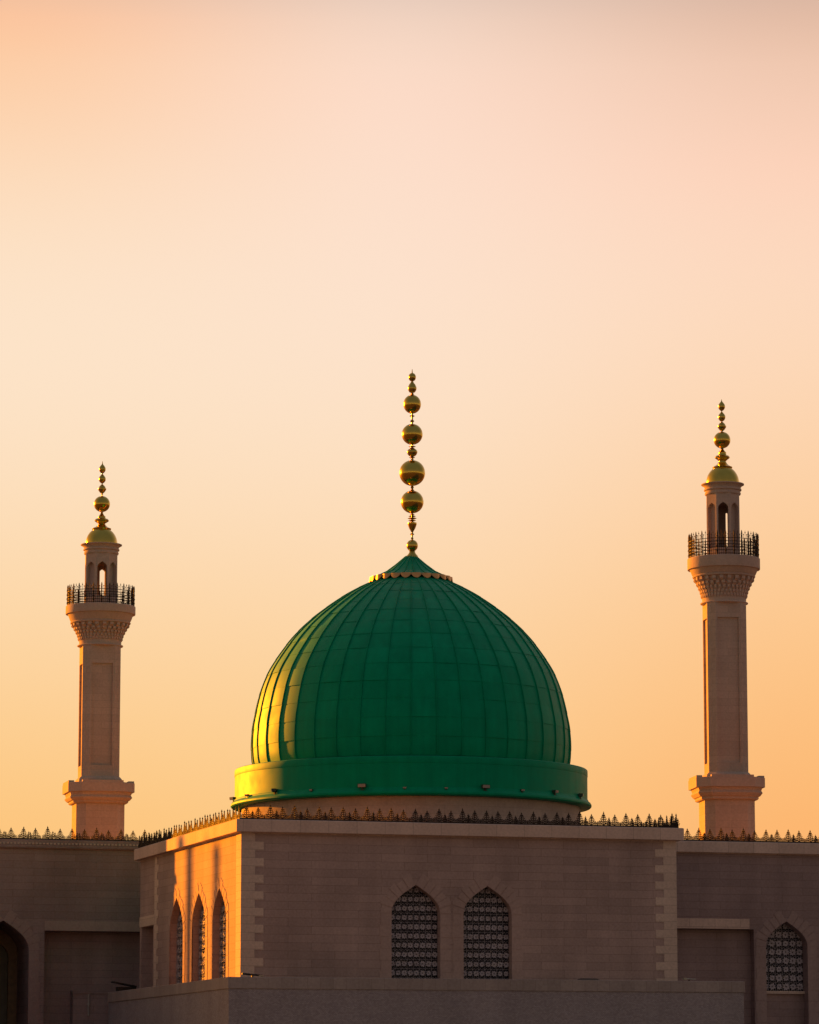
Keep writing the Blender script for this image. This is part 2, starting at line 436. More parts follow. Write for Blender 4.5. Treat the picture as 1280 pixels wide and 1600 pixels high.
# ------------------------------------------------------------------ terrace wall in front
tw = site('terrace_wall', 'low grey stone wall with a coping running along the foot of the hall', 'wall')
TU0, TV0, TU1 = -1.28, -3.0, 24.2
foot = [(TU0, 24.6), (TU0, TV0), (TU1, TV0), (TU1, VR - .02)]
b = MB()
for a, c in zip(foot, foot[1:]):
    b.poly([(a[0], a[1], 0), (c[0], c[1], 0), (c[0], c[1], 6.74), (a[0], a[1], 6.74)])
b.poly([(TU0, 24.6, 0), (-.02, 24.6, 0), (-.02, 24.6, 7.0), (TU0, 24.6, 7.0)])
b.build('wall_face', M['tile'], tw)
cornice(tw, foot, [(-.45, 6.70), (.035, 6.70), (.045, 6.72), (.045, 7.22), (.02, 7.235), (-.45, 7.235)], mat='coping', name='coping')
t = MB()
t.poly([(TU0, TV0, 7.0), (TU1, TV0, 7.0), (TU1, -.01, 7.0), (TU0, -.01, 7.0)])
t.poly([(TU0, 0, 7.0), (-.01, 0, 7.0), (-.01, 24.6, 7.0), (TU0, 24.6, 7.0)])
t.poly([(HW + .01, 0, 7.0), (TU1, 0, 7.0), (TU1, VR, 7.0), (HW + .01, VR, 7.0)])
t.build('terrace_floor', M['roof'], tw)

an = site('garden_wall', 'plain dark stone wall stub left of the grey terrace wall', 'wall')
b = MB(); b.box(-2.3, 1.2, VL + .25, VL + .85, 0, 7.30); b.build('wall_face', M['wing'], an)
b = MB(); b.box(-2.34, 1.2, VL + .21, VL + .87, 7.30, 7.44); b.build('coping', M['wing'], an)
b = MB(); b.tube([(-1.45, VL + .17, 6.1), (-1.45, VL + .17, 7.28)], .05, 8); b.box(-1.52, -1.38, VL + .14, VL + .25, 6.7, 6.77)
b.build('pipe', M['pale'], an)

# ------------------------------------------------------------------ green dome
DX, DY = 0.08, 195.0
dome = thing('green_dome', 'large ribbed green dome on a green drum band above the stone hall', 'dome', (DX, DY, 14.2))
Z0 = 14.2
ctrl = [(8.07, 18.45), (8.16, 18.87), (8.20, 19.66), (8.15, 20.49), (8.03, 21.19), (7.78, 22.286), (7.40, 23.284), (6.832, 24.218), (6.074, 25.22), (5.082, 26.189), (3.889, 27.093), (2.993, 27.663), (1.95, 28.2)]
def cat(t):
    n = len(ctrl) - 1; i = min(int(t), n - 1); f = t - i
    p = [Vector(ctrl[max(0, min(n, j))]) for j in (i - 1, i, i + 1, i + 2)]
    return .5 * ((2 * p[1]) + (p[2] - p[0]) * f + (2 * p[0] - 5 * p[1] + 4 * p[2] - p[3]) * f * f + (3 * p[1] - p[0] - 3 * p[2] + p[3]) * f ** 3)
dense = [cat(i * (len(ctrl) - 1) / 240) for i in range(241)]
arc = [0]
for a, b in zip(dense, dense[1:]): arc.append(arc[-1] + (b - a).length)
NR, NC = 40, 13
def at_arc(L):
    for i in range(240):
        if arc[i + 1] >= L: return dense[i].lerp(dense[i + 1], (L - arc[i]) / max(1e-9, arc[i + 1] - arc[i]))
    return dense[-1]
prof = []
for k in range(NC):
    a, b = arc[-1] * k / NC, arc[-1] * (k + 1) / NC
    for q in range(6):
        p = at_arc(a + (b - a) * q / 5 - (1e-4 if q == 5 else 0))
        lift = .011 + .014 * (1 - q / 5)                # each course laps over the one below
        prof.append((p.x + lift * .8, p.y - Z0 + lift * .35))
mb = MB()
# panels: each gore is very slightly uneven in radius so the skin looks beaten by hand
rnd = [[random.uniform(-.012, .012) for _ in range(NR)] for _ in range(NC)]
pv = [[random.uniform(.02, .98) for _ in range(NR)] for _ in range(NC)]
sub = 4
n = NR * sub
for k in range(NC):
    seg = prof[k * 6:(k + 1) * 6]
    base = len(mb.v)
    for (r_, z_) in seg:
        for i in range(n):
            a = 2 * PI * i / n
            g_ = i // sub
            f = (i % sub) / sub
            wob = rnd[k][g_] * math.sin(PI * f) * 1.6
            flat = -.035 * (r_ / 8) * (1 - math.sin(PI * f)) * .0
            rr = r_ + wob + flat
            mb.v.append((rr * math.cos(a), rr * math.sin(a), z_))
    for j in range(5):
        for i in range(n):
            i2 = (i + 1) % n
            mb.f.append((base + j * n + i, base + j * n + i2, base + (j + 1) * n + i2, base + (j + 1) * n + i))
            mb.uv.append([(pv[k][i // sub], 0)] * 4); mb.sm.append(True)
    if k:
        pb = base - n
        for i in range(n):
            i2 = (i + 1) % n
            mb.f.append((pb + i, pb + i2, base + i2, base + i)); mb.uv.append([(0, 0)] * 4); mb.sm.append(False)
# standing seams
for i in range(NR):
    a = 2 * PI * i / NR
    ca, sa = math.cos(a), math.sin(a)
    rings = []
    for j in range(0, len(prof), 1):
        r_, z_ = prof[j]
        p0 = prof[max(0, j - 1)]; p1 = prof[min(len(prof) - 1, j + 1)]
        tx, tz = p1[0] - p0[0], p1[1] - p0[1]; l = math.hypot(tx, tz) or 1
        nx, nz = tz / l, -tx / l
        h = .062; w0, w1 = .022, .016
        if r_ < 4: h *= max(.45, r_ / 4)
        ring = []
        for (off, ww) in ((-.03, -w0), (h, -w1), (h, w1), (-.03, w0)):
            q_ = r_ + nx * off
            ring.append((q_ * ca - ww * sa, q_ * sa + ww * ca, z_ + nz * off))
        rings.append(ring)
    mb.rings(rings)
mb.build('shell', M['green'], dome, sharp=28)
mb = MB()
mb.lathe([(8.5, 16.38), (9.12, 16.38), (9.24, 16.41), (9.29, 16.47), (9.29, 16.55), (9.24, 16.63), (9.15, 16.70), (9.12, 16.78), (9.085, 16.80), (9.085, 17.98), (9.095, 17.99), (9.10, 18.02), (9.10, 18.28), (9.09, 18.31), (9.06, 18.335), (8.6, 18.37), (8.1, 18.44)], 160)
mb.v = [(x, y, z - Z0) for x, y, z in mb.v]
mb.uv = [[(.5, 0)] * 4 for _ in mb.uv]
mb.build('drum_band', M['green'], dome, sharp=28)
mb = MB(); mb.lathe([(8.72, 13.9 - Z0), (8.72, 16.4 - Z0)], 128); mb.build('stone_drum', M['tower'], dome)
# conical cap and its scalloped trim
mb = MB()
cp = [(2.10, 28.37), (2.0, 28.40), (1.75, 28.47), (1.30, 28.69), (.8, 29.07), (.30, 29.50), (.05, 29.52)]
mb.lathe([(r_, z_ - Z0) for r_, z_ in cp], 96)
for i in range(20):
    a = 2 * PI * (i + .3) / 20; ca, sa = math.cos(a), math.sin(a)
    mb.rings([[(q_ * ca - ww * sa, q_ * sa + ww * ca, z_ - Z0 + o) for q_, ww, o in ((r_, -.025, -.02), (r_, -.015, .045), (r_, .015, .045), (r_, .025, -.02))] for r_, z_ in cp[1:6]])
mb.build('conical_cap', M['green'], dome)
mb = MB()
NS = 24; per = 10
top, bot, inn = [], [], []
for i in range(NS * per):
    a = 2 * PI * i / (NS * per); f = (i % per) / per
    lob = math.sin(PI * f) ** .8
    rr = 2.10 + .10 * lob
    top.append((rr * math.cos(a) * .985, rr * math.sin(a) * .985, 28.40 - Z0))
    bot.append((rr * math.cos(a) * 1.0, rr * math.sin(a) * 1.0, 28.37 - Z0 - .03 - .21 * lob))
    inn.append(((rr - .09) * math.cos(a), (rr - .09) * math.sin(a), 28.37 - Z0 - .03 - .19 * lob))
inn2 = [(1.95 * math.cos(2 * PI * i / (NS * per)), 1.95 * math.sin(2 * PI * i / (NS * per)), 28.41 - Z0) for i in range(NS * per)]
mb.rings([inn2, top, bot, inn, inn2], smooth=True)
mb.build('scalloped_trim', M['copper'], dome)

def turned(bits):
    """lathe profile of a finial stem from (r, z) list"""
    mb = MB(); mb.lathe(bits, 32); return mb
def disc(z, r, h): return [(.05, z - h), (r * .75, z - h * .55), (r, z), (r * .75, z + h * .55), (.05, z + h)]
def finial(parent, z0, stem, balls, mat='gold'):
    f = turned([(r_, z_ - z0) for r_, z_ in stem]).build('finial', M[mat], parent, sharp=40)
    for (z_, r_, sz) in balls:
        b = MB(); b.ball((0, 0, z_ - z0), r_, 40, 24, sz); b.build('ball', M[mat], f, sharp=60)
    return f
stem = [(.32, 29.47), (.30, 29.55), (.2, 29.66), (.14, 29.78), (.17, 29.82), (.05, 29.84), (.05, 30.38)]
stem += disc(30.47, .075, .05) + [(.04, 30.56)] + disc(30.70, .115, .05) + [(.045, 30.78), (.06, 30.83), (.16, 31.0), (.235, 31.2), (.235, 31.3), (.15, 31.33), (.06, 31.36)]
stem += disc(31.42, .20, .045) + disc(31.53, .235, .05) + disc(31.64, .19, .045) + disc(31.73, .13, .04) + [(.06, 31.8), (.06, 32.98), (.12, 33.0), (.05, 33.08), (.09, 33.18), (.05, 33.26), (.05, 34.6)]
stem += disc(34.66, .10, .03) + disc(34.75, .16, .04) + [(.06, 34.79), (.16, 34.83), (.24, 34.92), (.275, 35.02), (.275, 35.07), (.22, 35.16), (.13, 35.23), (.07, 35.27)] + disc(35.33, .19, .04) + [(.05, 35.4), (.05, 36.56)]
stem += disc(36.68, .115, .07) + [(.045, 36.78)] + disc(36.95, .14, .05) + [(.05, 37.05), (.05, 38.05)]
stem += disc(38.12, .11, .04) + [(.06, 38.18), (.15, 38.22), (.21, 38.32), (.235, 38.41), (.23, 38.47), (.20, 38.55), (.16, 38.63), (.09, 38.72), (.05, 38.8), (.04, 39.2), (.03, 39.28), (.012, 39.45)]
fin = finial(dome, Z0, stem, [(30.10, .30, 1.02), (32.40, .598, 1.0), (33.93, .678, 1.0), (35.98, .55, 1.0), (37.58, .465, 1.07), (39.02, .20, 1.13)])
fin.location = (.06, 0, 0)

# ------------------------------------------------------------------ minarets
CS = 1.0
def octo(a, c, z):
    k = a * (1 - c)
    return [(k, -a, z), (a, -k, z), (a, k, z), (k, a, z), (-k, a, z), (-a, k, z), (-a, -k, z), (-k, -a, z)]
def post_mesh():
    mb = MB()
    mb.tube([(0, 0, 0), (0, 0, 1.0)], .038, 5)
    for z_, r_ in ((.18, .06), (.42, .065), (.66, .06), (.9, .055)):
        mb.ball((0, 0, z_), r_, 6, 4)
    mb.tube([(0, 0, 1.0), (0, 0, 1.14), (0, 0, 1.2)], .05, 5, .008)
    return mb
def minaret(label, X, Y, yaw, z, core):
    t = thing('minaret', label, 'minaret', (X, Y, 0), yaw)
    # lower shaft, octagonal
    mb = MB(); mb.rings([octo(1.42, .35, 0), octo(1.42, .35, z['step3'])]); mb.build('base', M['tower'], t)
    # stepped ledge
    mb = MB()
    e0, e1 = z['ledge1'], z['ledge2']
    s2, s3 = z['step2'], z['step3']
    prof = [(1.35, s3 - .02), (1.56, s3), (1.62, s3 + .06), (1.62, s3 + (s2 - s3) * .5), (1.70, s3 + (s2 - s3) * .62), (1.79, s2), (1.83, s2 + .06), (1.76, s2 + (e1 - s2) * .5), (1.82, e1 - .02), (1.95, e1), (1.95, e0), (1.88, e0 + .02), (1.1, e0 + .03)]
    mb.rings([octo(r_, .35, z_) for r_, z_ in prof]); 
    mb.build('ledge', M['carved'], t)
    mb = MB()
    for k in range(4):
        a = PI / 2 * k
        ca, sa = math.cos(a), math.sin(a)          # low merlon along each long side of the ledge rim
        mb.hexa([(x * ca - y * sa, x * sa + y * ca, zz) for zz in (e0 - .02, e0 + .13) for x, y in ((-1.2, -1.93), (1.2, -1.93), (1.2, -1.6), (-1.2, -1.6))])
    mb.build('ledge_rim', M['carved'], t)
    mb = MB(); mb.rings([octo(r_, .35, z_) for r_, z_ in ((1.26, z['ledge0'] - .2), (1.26, z['ledge0'] + .12), (1.21, z['ledge0'] + .16), (1.21, z['ring2'] - .03), (1.15, z['ring2'] + .04), (1.1, z['ring2'] + .06))])
    mb.build('shaft_ring', M['carved'], t)
    # square shaft with chamfers and sunk panels
    a, c = 1.12, .35
    k = a * (1 - c)
    zb, zt = z['ledge0'] - .2, z['ring']
    mb = MB()
    for side in range(4):
        ang = side * PI / 2
        def P(s, zz, d, ang=ang):
            x, y = s, -(a - d)
            return (x * math.cos(ang) - y * math.sin(ang), x * math.sin(ang) + y * math.cos(ang), zz)
        pw = .60
        wall(mb, P, -k, k, zb, zt, [([(-pw, z['pan_b']), (pw, z['pan_b']), (pw, z['pan_t']), (-pw, z['pan_t'])], .12, True)])
        mb.poly([P(k, zb, 0), P(a, zb, a - k), P(a, zt, a - k), P(k, zt, 0)])
    mb.build('shaft', M['tower'], t)
    # flared capital
    zc0, zc1, zu, zp0, zp1 = z['ring'], z['corb_t'], z['under'], z['pbot'], z['ptop']
    mb = MB()
    mb.lathe([(1.15, zc0 - .1), (1.34, zc0 - .03), (1.36, zc0), (1.34, zc0 + .04), (1.24, zc0 + .07), (1.25, z['corb_b']), (1.34, z['corb_b'] + (zc1 - z['corb_b']) * .45), (1.58, zc1), (1.76, zc1 + .02), (1.79, zc1 + .08), (1.74, zc1 + .13), (1.80, zu), (1.93, zp0), (2.05, zp0 + .01), (2.06, zp0 + .05), (2.06, zp1 - .03), (2.03, zp1), (.3, zp1 + .005)], 64)
    mb.build('capital', M['carved'], t, sharp=35)
    hb = z['corb_b']; hh = zc1 - hb
    # tiers of small corbels
    tiers = [(0.0, .2, 1.33, 44, .07), (.17, .38, 1.38, 40, .09), (.36, .58, 1.47, 36, .12), (.55, .78, 1.58, 30, .15), (.74, 1.0, 1.72, 24, .2)]
    for ti, (f0, f1, rr, nb, dd) in enumerate(tiers):
        mb = MB()
        for i in range(nb):
            aa = 2 * PI * (i + .5 * (ti % 2)) / nb
            half = PI / nb * (.56 if ti < 4 else .46)
            zA, zB = hb + hh * f0, hb + hh * f1
            zM = zA + (zB - zA) * .45
            def ringp(r_, z_): return [(r_ * math.cos(aa + s_ * half), r_ * math.sin(aa + s_ * half), z_) for s_ in (-1, 1)]
            i0 = rr - dd - .12
            A = ringp(i0, zA); B = ringp(rr - dd * .7, zA + .02); Cc = ringp(rr, zM); D = ringp(rr, zB); E = ringp(i0, zB)
            for p, q_ in ((A, B), (B, Cc), (Cc, D), (D, E)):
                mb.poly([p[0], p[1], q_[1], q_[0]])
            for s_ in (0, 1):
                mb.poly([A[s_], B[s_], Cc[s_], D[s_], E[s_]])
        mb.build('corbel_course', M['carved'], t)
    # balcony railing
    zr = z['railtop'] - zp1
    rl = MB()
    R_ = 1.97
    for f in (.04, .17, .29, .41, .53, .66):
        rl.lathe([(R_ - .014, zp1 + zr * f), (R_ + .014, zp1 + zr * f), (R_ + .014, zp1 + zr * f + .035), (R_ - .014, zp1 + zr * f + .035), (R_ - .014, zp1 + zr * f)], 52, smooth=False)
    for i in range(26):
        a0 = 2 * PI * i / 26
        for q_ in (.25, .5, .75):
            a1 = a0 + .242 * q_
            rl.tube([(R_ * math.cos(a1), R_ * math.sin(a1), zp1), (R_ * math.cos(a1), R_ * math.sin(a1), zp1 + zr * (.98 if q_ == .5 else .84))], .013)
            rl.ball((R_ * math.cos(a1), R_ * math.sin(a1), zp1 + zr * (.9 if q_ == .5 else .82)), .036, 5, 4)
    rail = rl.build('railing', M['iron'], t)
    for i in range(26):
        po = bpy.data.objects.new('post', POST); C.objects.link(po); po.parent = rail
        a0 = 2 * PI * i / 26
        po.location = (R_ * math.cos(a0), R_ * math.sin(a0), zp1); po.scale = (1, 1, zr / 1.2)
    # lantern with eight arches: the front one runs through to a smaller opening at the back
    ao = .93
    zl0, zl1 = zp1, z['c3']
    ztop = z['archtop']; hwA = .285; zsA = ztop - 1.13 * hwA
    mb = MB()
    tn = math.tan(PI / 8)
    lr, bx, bh_ = core
    for side in range(8):
        ang = side * PI / 4 + lr
        def P(s, zz, d, ang=ang):
            x, y = s, -(ao - d)
            return (x * math.cos(ang) - y * math.sin(ang), x * math.sin(ang) + y * math.cos(ang), zz)
        out = arch(0, hwA, zsA, zl0 + .55, n=8)
        if side == 4: out = [(-s_, z_) for s_, z_ in arch(bx, bh_, ztop - .42, zl0 + .55, n=8)]
        wall(mb, P, -ao * tn, ao * tn, zl0, zl1, [(out, 1.6 if side == 0 else (.26 if side == 4 else .25), side not in (0, 4))])
        if side == 0: wall(mb, lambda s, zz, d: P(s, zz, d + 1.6), -hwA - .02, hwA + .02, zl0, zl1, [(arch(bx, bh_, ztop - .42, zl0 + .55, n=8), .26, False)])
    lan = mb.build('lantern', M['carved'], t)
    mb = MB()
    zL, z2 = z['lip'], z['c2']
    mb.lathe([(.3, zl1 + .01), (1.0, zl1 - .03), (1.03, zl1 + .03), (1.02, zl1 + .09), (.99, zl1 + .11), (1.0, z2 - .06), (1.07, z2 - .02), (1.07, z2 + .05), (1.02, z2 + .09), (1.05, zL - .13), (1.14, zL - .06), (1.22, zL - .02), (1.22, zL + .03), (1.1, zL + .05), (.2, zL + .06)], 48)
    mb.build('lantern_cornice', M['carved'], t, sharp=40)
    # gilded cupola
    zd0, zd1 = z['dbase'] - .06, z['dtop']
    Rd = .955; hd = zd1 - zd0
    mb = MB()
    pr = []
    for i in range(15):
        aa = (PI / 2) * i / 14 * .64
        pr.append((Rd * math.cos(aa), zd0 + hd * math.sin(aa) / math.sin(PI / 2 * .64)))
    pr = [(Rd + .03, zd0 - .02), (Rd + .03, zd0 + .03)] + pr
    mb.lathe(pr, 56)
    mb.build('cupola', M['gold'], t, sharp=50)
    f0, f1 = z['flareb'], z['flare']
    st = [(.5, zd1 - .05), (.565, f0 - .05), (.57, f0), (.5, f0 + .03), (.36, f0 + (f1 - f0) * .35), (.26, f0 + (f1 - f0) * .7), (.21, f1), (.22, f1 + .05)]
    d2, d1_ = z['d2'], z['d1']
    st += [(.30, d2 - .12), (.42, d2 - .03), (.43, d2 + .02), (.37, d2 + .09), (.25, d2 + .12), (.22, d1_ - .06), (.23, d1_ - .02), (.15, d1_ + .06), (.07, z['neck']), (.09, z['neck'] + .05), (.05, z['neck'] + .08)]
    b_, o1, o2 = z['bulb'], z['on1'], z['on2']
    st += [(.045, z['ball'] + .5), (.06, b_ - .27), (.12, b_ - .22), (.18, b_ - .15), (.235, b_ - .06), (.25, b_ - .01), (.245, b_ + .03), (.205, b_ + .06), (.20, b_ + .09), (.17, b_ + .15), (.11, b_ + .21), (.04, b_ + .27)]
    for oo, rr, hh_ in ((o2, .212, .33), (o1, .2, .33)):
        for k in range(13):
            t_ = k / 12
            st.append((max(.03, rr * math.sin(PI * t_ ** .88) ** (.62 if t_ < .5 else 1.0)), oo - hh_ * .88 + hh_ * 1.8 * t_))
    st += [(.02, z['spike'] - .02), (.012, z['spike'] + .05)]
    finial(t, 0, st, [(z['ball'], .48, 1.0)])
    return t
zL = {'spike': 39.051, 'on1': 38.65, 'on2': 38.049, 'bulb': 37.432, 'ball': 36.524, 'neck': 35.96, 'd1': 35.778, 'd2': 35.525, 'flare': 35.317, 'flareb': 35.049, 'dtop': 34.972, 'dbase': 34.143, 'lip': 34.051, 'c2': 33.745, 'c3': 33.515, 'archtop': 32.979, 'railtop': 31.6, 'ptop': 30.381, 'pbot': 29.885, 'under': 29.542, 'corb_t': 29.313, 'corb_b': 28.3, 'ring': 28.02, 'pan_t': 26.918, 'pan_b': 20.907, 'ring2': 20.211, 'ledge0': 20.004, 'ledge1': 19.854, 'ledge2': 19.328, 'step2': 18.952, 'step3': 18.689}
zR = {'spike': 41.127, 'on1': 40.785, 'on2': 40.171, 'bulb': 39.599, 'ball': 38.808, 'neck': 38.29, 'd1': 38.11, 'd2': 37.797, 'flare': 37.552, 'flareb': 37.241, 'dtop': 37.167, 'dbase': 36.324, 'lip': 36.217, 'c2': 35.891, 'c3': 35.651, 'archtop': 35.098, 'railtop': 33.365, 'ptop': 31.946, 'pbot': 31.307, 'under': 31.013, 'corb_t': 30.83, 'corb_b': 29.65, 'ring': 29.379, 'pan_t': 28.486, 'pan_b': 20.284, 'ring2': 19.695, 'ledge0': 19.493, 'ledge1': 19.406, 'ledge2': 18.876, 'step2': 18.505, 'step3': 18.181}
_p = post_mesh().build('post', M['iron']); POST = _p.data; bpy.data.objects.remove(_p)
minaret('shorter sandstone minaret with gilded cupola rising behind the left wing', -18.26, 222, math.radians(13), zL, (math.radians(-4.4), .12, .15))
minaret('taller sandstone minaret with gilded cupola rising behind the right wing', 17.85, 213, math.radians(6), zR, (math.radians(-9.8), .215, .05))

# ------------------------------------------------------------------ roof cresting
def crest_mesh():
    mb = MB(); H = .66
    r = .026
    mb.tube([(0, 0, .03), (0, 0, .50)], .028, 4, .022)
    mb.tube([(0, 0, .46), (0, 0, .6), (0, 0, H)], .024, 5, .01)
    mb.ball((0, 0, .575), .042, 6, 4)
    mb.tube([(-.07, 0, .50), (-.035, 0, .47), (.035, 0, .47), (.07, 0, .50)], .02)
    for z_, w_ in ((.11, .25), (.205, .205), (.30, .16), (.385, .115), (.46, .075)):
        for sg in (-1, 1):
            mb.tube([(0, 0, z_ - .045), (sg * w_ * .5, .012, z_ + .012), (sg * w_ * .85, .015, z_ - .012), (sg * w_, .008, z_ + .006), (sg * w_ * .98, 0, z_ + .045)], r, 4, .014)
            mb.tube([(sg * w_ * .45, 0, z_), (sg * w_ * .6, -.01, z_ + .045), (sg * w_ * .5, 0, z_ + .075)], .022, 4, .01)
    for sg in (-1, 1):
        for k in range(4):
            x_ = .04 + .075 * k
            mb.tube([(sg * x_, .01, .02), (sg * (x_ + .05), .01, .075), (sg * (x_ + .01), .01, .20 - .012 * k), (sg * (x_ + .045), .01, .25 - .02 * k)], .016)
            mb.tube([(sg * (x_ + .05), -.01, .02), (sg * x_, -.01, .06), (sg * (x_ + .03), -.01, .13), (sg * (x_ - .01), -.01, .19)], .015)
    # low scrolls and a small bud half way to the next motif
    mb.tube([(.29, 0, .03), (.29, 0, .34)], .022, 4, .016); mb.tube([(.29, 0, .3), (.29, 0, .36), (.29, 0, .42)], .032, 5, .006)
    for z_, w_ in ((.15, .11), (.24, .08), (.31, .05)):
        for sg in (-1, 1): mb.tube([(.29, .01, z_ - .03), (.29 + sg * w_ * .6, .01, z_ + .01), (.29 + sg * w_, 0, z_ + .03)], .024, 4, .012)
    for sg in (-1, 1):
        mb.tube([(.29, 0, .06), (.29 + sg * .06, 0, .08), (.29 + sg * .085, 0, .15), (.29 + sg * .05, 0, .18)], .014, 4, .009)
        mb.tube([(.145 + sg * .145, 0, .03), (.145, 0, .11), (.145 - sg * .13, 0, .2)], .012)
    mb.tube([(-.06, 0, .03), (-.12, 0, .12), (-.2, 0, .16)], .013)
    return mb
_c = crest_mesh().build('crest', M['iron']); CREST = _c.data; bpy.data.objects.remove(_c)
def cresting(label, runs, step=.585, h=.07):
    t = site('roof_cresting', label, 'railing', 'iron cresting along the roof edges')
    mb = MB()
    for (a, b, z_, _) in runs:
        A, B = Vector(a), Vector(b); d = (B - A).normalized(); nn = Vector((d.y, -d.x))
        q_ = [A + nn * .03, B + nn * .03, B - nn * .03, A - nn * .03]
        mb.hexa([(p.x, p.y, z_) for p in q_] + [(p.x, p.y, z_ + h) for p in q_])
    mb.build('base_rail', M['iron'], t)
    for (a, b, z_, tilt) in runs:
        A, B = Vector(a), Vector(b); L = (B - A).length; d = (B - A).normalized()
        n = int(L / step); ang = math.atan2(d.y, d.x)
        for i in range(n):
            p = A + d * ((i + .5) * L / n)
            o = bpy.data.objects.new('crest', CREST); C.objects.link(o); o.parent = t
            o.location = (p.x, p.y, z_ + h - .03)
            o.rotation_euler = (random.uniform(-.05, .05), random.uniform(-.03, .03), ang + (PI if i % 2 else 0))
            k = random.uniform(.93, 1.08); o.scale = (random.uniform(.95, 1.03), 1, k * (.92 if i % 2 else 1.02))
    return t
cresting('black iron cresting around the roof edge of the hall below the green dome', [((-.1, 22.9), (-.1, -.1), 14.77, 0), ((-.1, -.1), (HW + .1, -.1), 14.77, 0), ((HW + .1, -.1), (HW + .1, 8.6), 14.77, 0)])
cresting('black iron cresting on the left wing roof in front of the shorter minaret', [((LU0, VL - .02), (LU1 - .3, VL - .02), 15.60, 0)], .66)
cresting('black iron cresting on the right wing roof in front of the taller minaret', [((HW + .5, VR - .1), (RU1 - .1, VR - .1), 14.80, 0)], .6)

# ------------------------------------------------------------------ floodlights on the drum band
def floodlight(deg, label, size=1.0, face=0.0):
    a = math.radians(deg)
    X, Y = DX + 9.19 * math.sin(a), DY - 9.19 * math.cos(a)
    t = thing('floodlight', label, 'floodlight', (X, Y, 16.66), a, 'floodlights on the lip of the green band')
    s_ = size
    mb = MB(); mb.box(-.03 * s_, .03 * s_, -.03 * s_, .03 * s_, -.02, .10 * s_); mb.box(-.09 * s_, .09 * s_, -.03, .03, -.01, .02)
    mb.build('bracket', M['lamp_green'], t)
    mb = MB()
    c_, s2 = math.cos(face), math.sin(face)
    def rot(x, y, z_): return (x * c_ - y * s2, x * s2 + y * c_, z_)
    mb.hexa([rot(x * s_, y * s_, z_ * s_) for x, y, z_ in ((-.17, -.09, .09), (.17, -.09, .09), (.14, .09, .13), (-.14, .09, .13), (-.17, -.12, .24), (.17, -.12, .24), (.14, .07, .24), (-.14, .07, .24))])
    mb.build('housing', M['lamp_green'], t)
    mb = MB(); mb.hexa([rot(x * s_, y * s_, z_ * s_) for x, y, z_ in ((-.15, -.125, .105), (.15, -.125, .105), (.15, -.095, .105), (-.15, -.095, .105), (-.15, -.145, .225), (.15, -.145, .225), (.15, -.115, .225), (-.15, -.115, .225))])
    mb.build('lens', M['lens'], t)
floodlight(-82, 'dark floodlight at the far left end of the green band', 1.0, .5)
floodlight(-64, 'small dark floodlight on the sunlit yellow left part of the green band', .7, .3)
floodlight(-47.7, 'floodlight with a bright lens where the sunlit part of the band turns green', 1.15, -.9)
floodlight(-32.5, 'tiny floodlight on the left part of the band just right of the sunlit area', .55)
floodlight(-15.1, 'wide floodlight on the band left of the finial line', 1.25)
floodlight(-2, 'tiny floodlight at the middle of the band below the finial', .5)
floodlight(10.8, 'tiny floodlight on the band right of its middle above the pair of windows', .5)
floodlight(23.4, 'wide dark floodlight on the right half of the band', 1.2)
floodlight(36.8, 'small floodlight on the right half of the band between two wider ones', .65)
floodlight(51.5, 'dark floodlight second from the right end of the green band', 1.0, .2)
floodlight(69, 'dark floodlight nearest the right end of the green band', 1.1, .3)

# ------------------------------------------------------------------ small fittings on the terrace wall
def fitting(name, label, cat, u, v, z, rot=0): return thing(name, label, cat, W(u, v, z), TH + rot)
t = fitting('wall_light', 'thin dark strip lamp on the terrace wall by the left corner of the hall', 'lamp', .25, -1.3, 7.0)
mb = MB(); mb.box(-.04, .04, -.04, .04, 0, .36); mb.build('bracket', M['dark'], t)
mb = MB(); mb.tube([(-.5, 0, .44), (.0, 0, .40), (.5, 0, .355)], .05, 6); mb.build('housing', M['dark'], t)
mb = MB(); mb.box(.3, .52, -.06, .05, .33, .38); mb.build('lens', M['lens'], t)
t = fitting('wall_light', 'small pale lamp on the terrace wall by the right corner of the hall', 'lamp', 22.0, -1.4, 7.0)
mb = MB(); mb.box(-.03, .03, -.03, .03, 0, .34); mb.build('bracket', M['dark'], t)
mb = MB(); mb.box(-.32, -.12, -.07, .07, .33, .43); mb.tube([(-.12, 0, .40), (.12, 0, .37), (.34, 0, .37)], .032, 6); mb.build('housing', M['pale'], t)
mb = MB(); mb.box(-.30, -.14, -.10, -.075, .345, .42); mb.build('lens', M['lens'], t)
t = fitting('roof_hatch', 'dark flat hatch lid on the terrace wall right of the two front windows', 'hatch', 16.8, -1.5, 7.0)
mb = MB(); mb.box(-.42, .42, -.3, .3, 0, .28); mb.build('frame', M['roof'], t)
mb = MB(); mb.hexa([(-.5, -.36, .28), (.5, -.36, .28), (.5, .36, .28), (-.5, .36, .28), (-.3, -.2, .37), (.36, -.2, .35), (.36, .2, .35), (-.3, .2, .37)]); mb.build('lid', M['roof'], t)
t = fitting('roof_hatch', 'dark tilted lid standing at the far left end of the terrace wall', 'hatch', -.55, 23.6, 7.0)
mb = MB(); mb.box(-.5, .5, -.3, .3, 0, .5); mb.build('frame', M['dark'], t)
mb = MB(); mb.hexa([(-.75, -.4, .74), (.5, -.4, .5), (.5, .4, .5), (-.75, .4, .74), (-.75, -.4, .79), (.5, -.4, .56), (.5, .4, .56), (-.75, .4, .79)]); mb.build('lid', M['dark'], t)

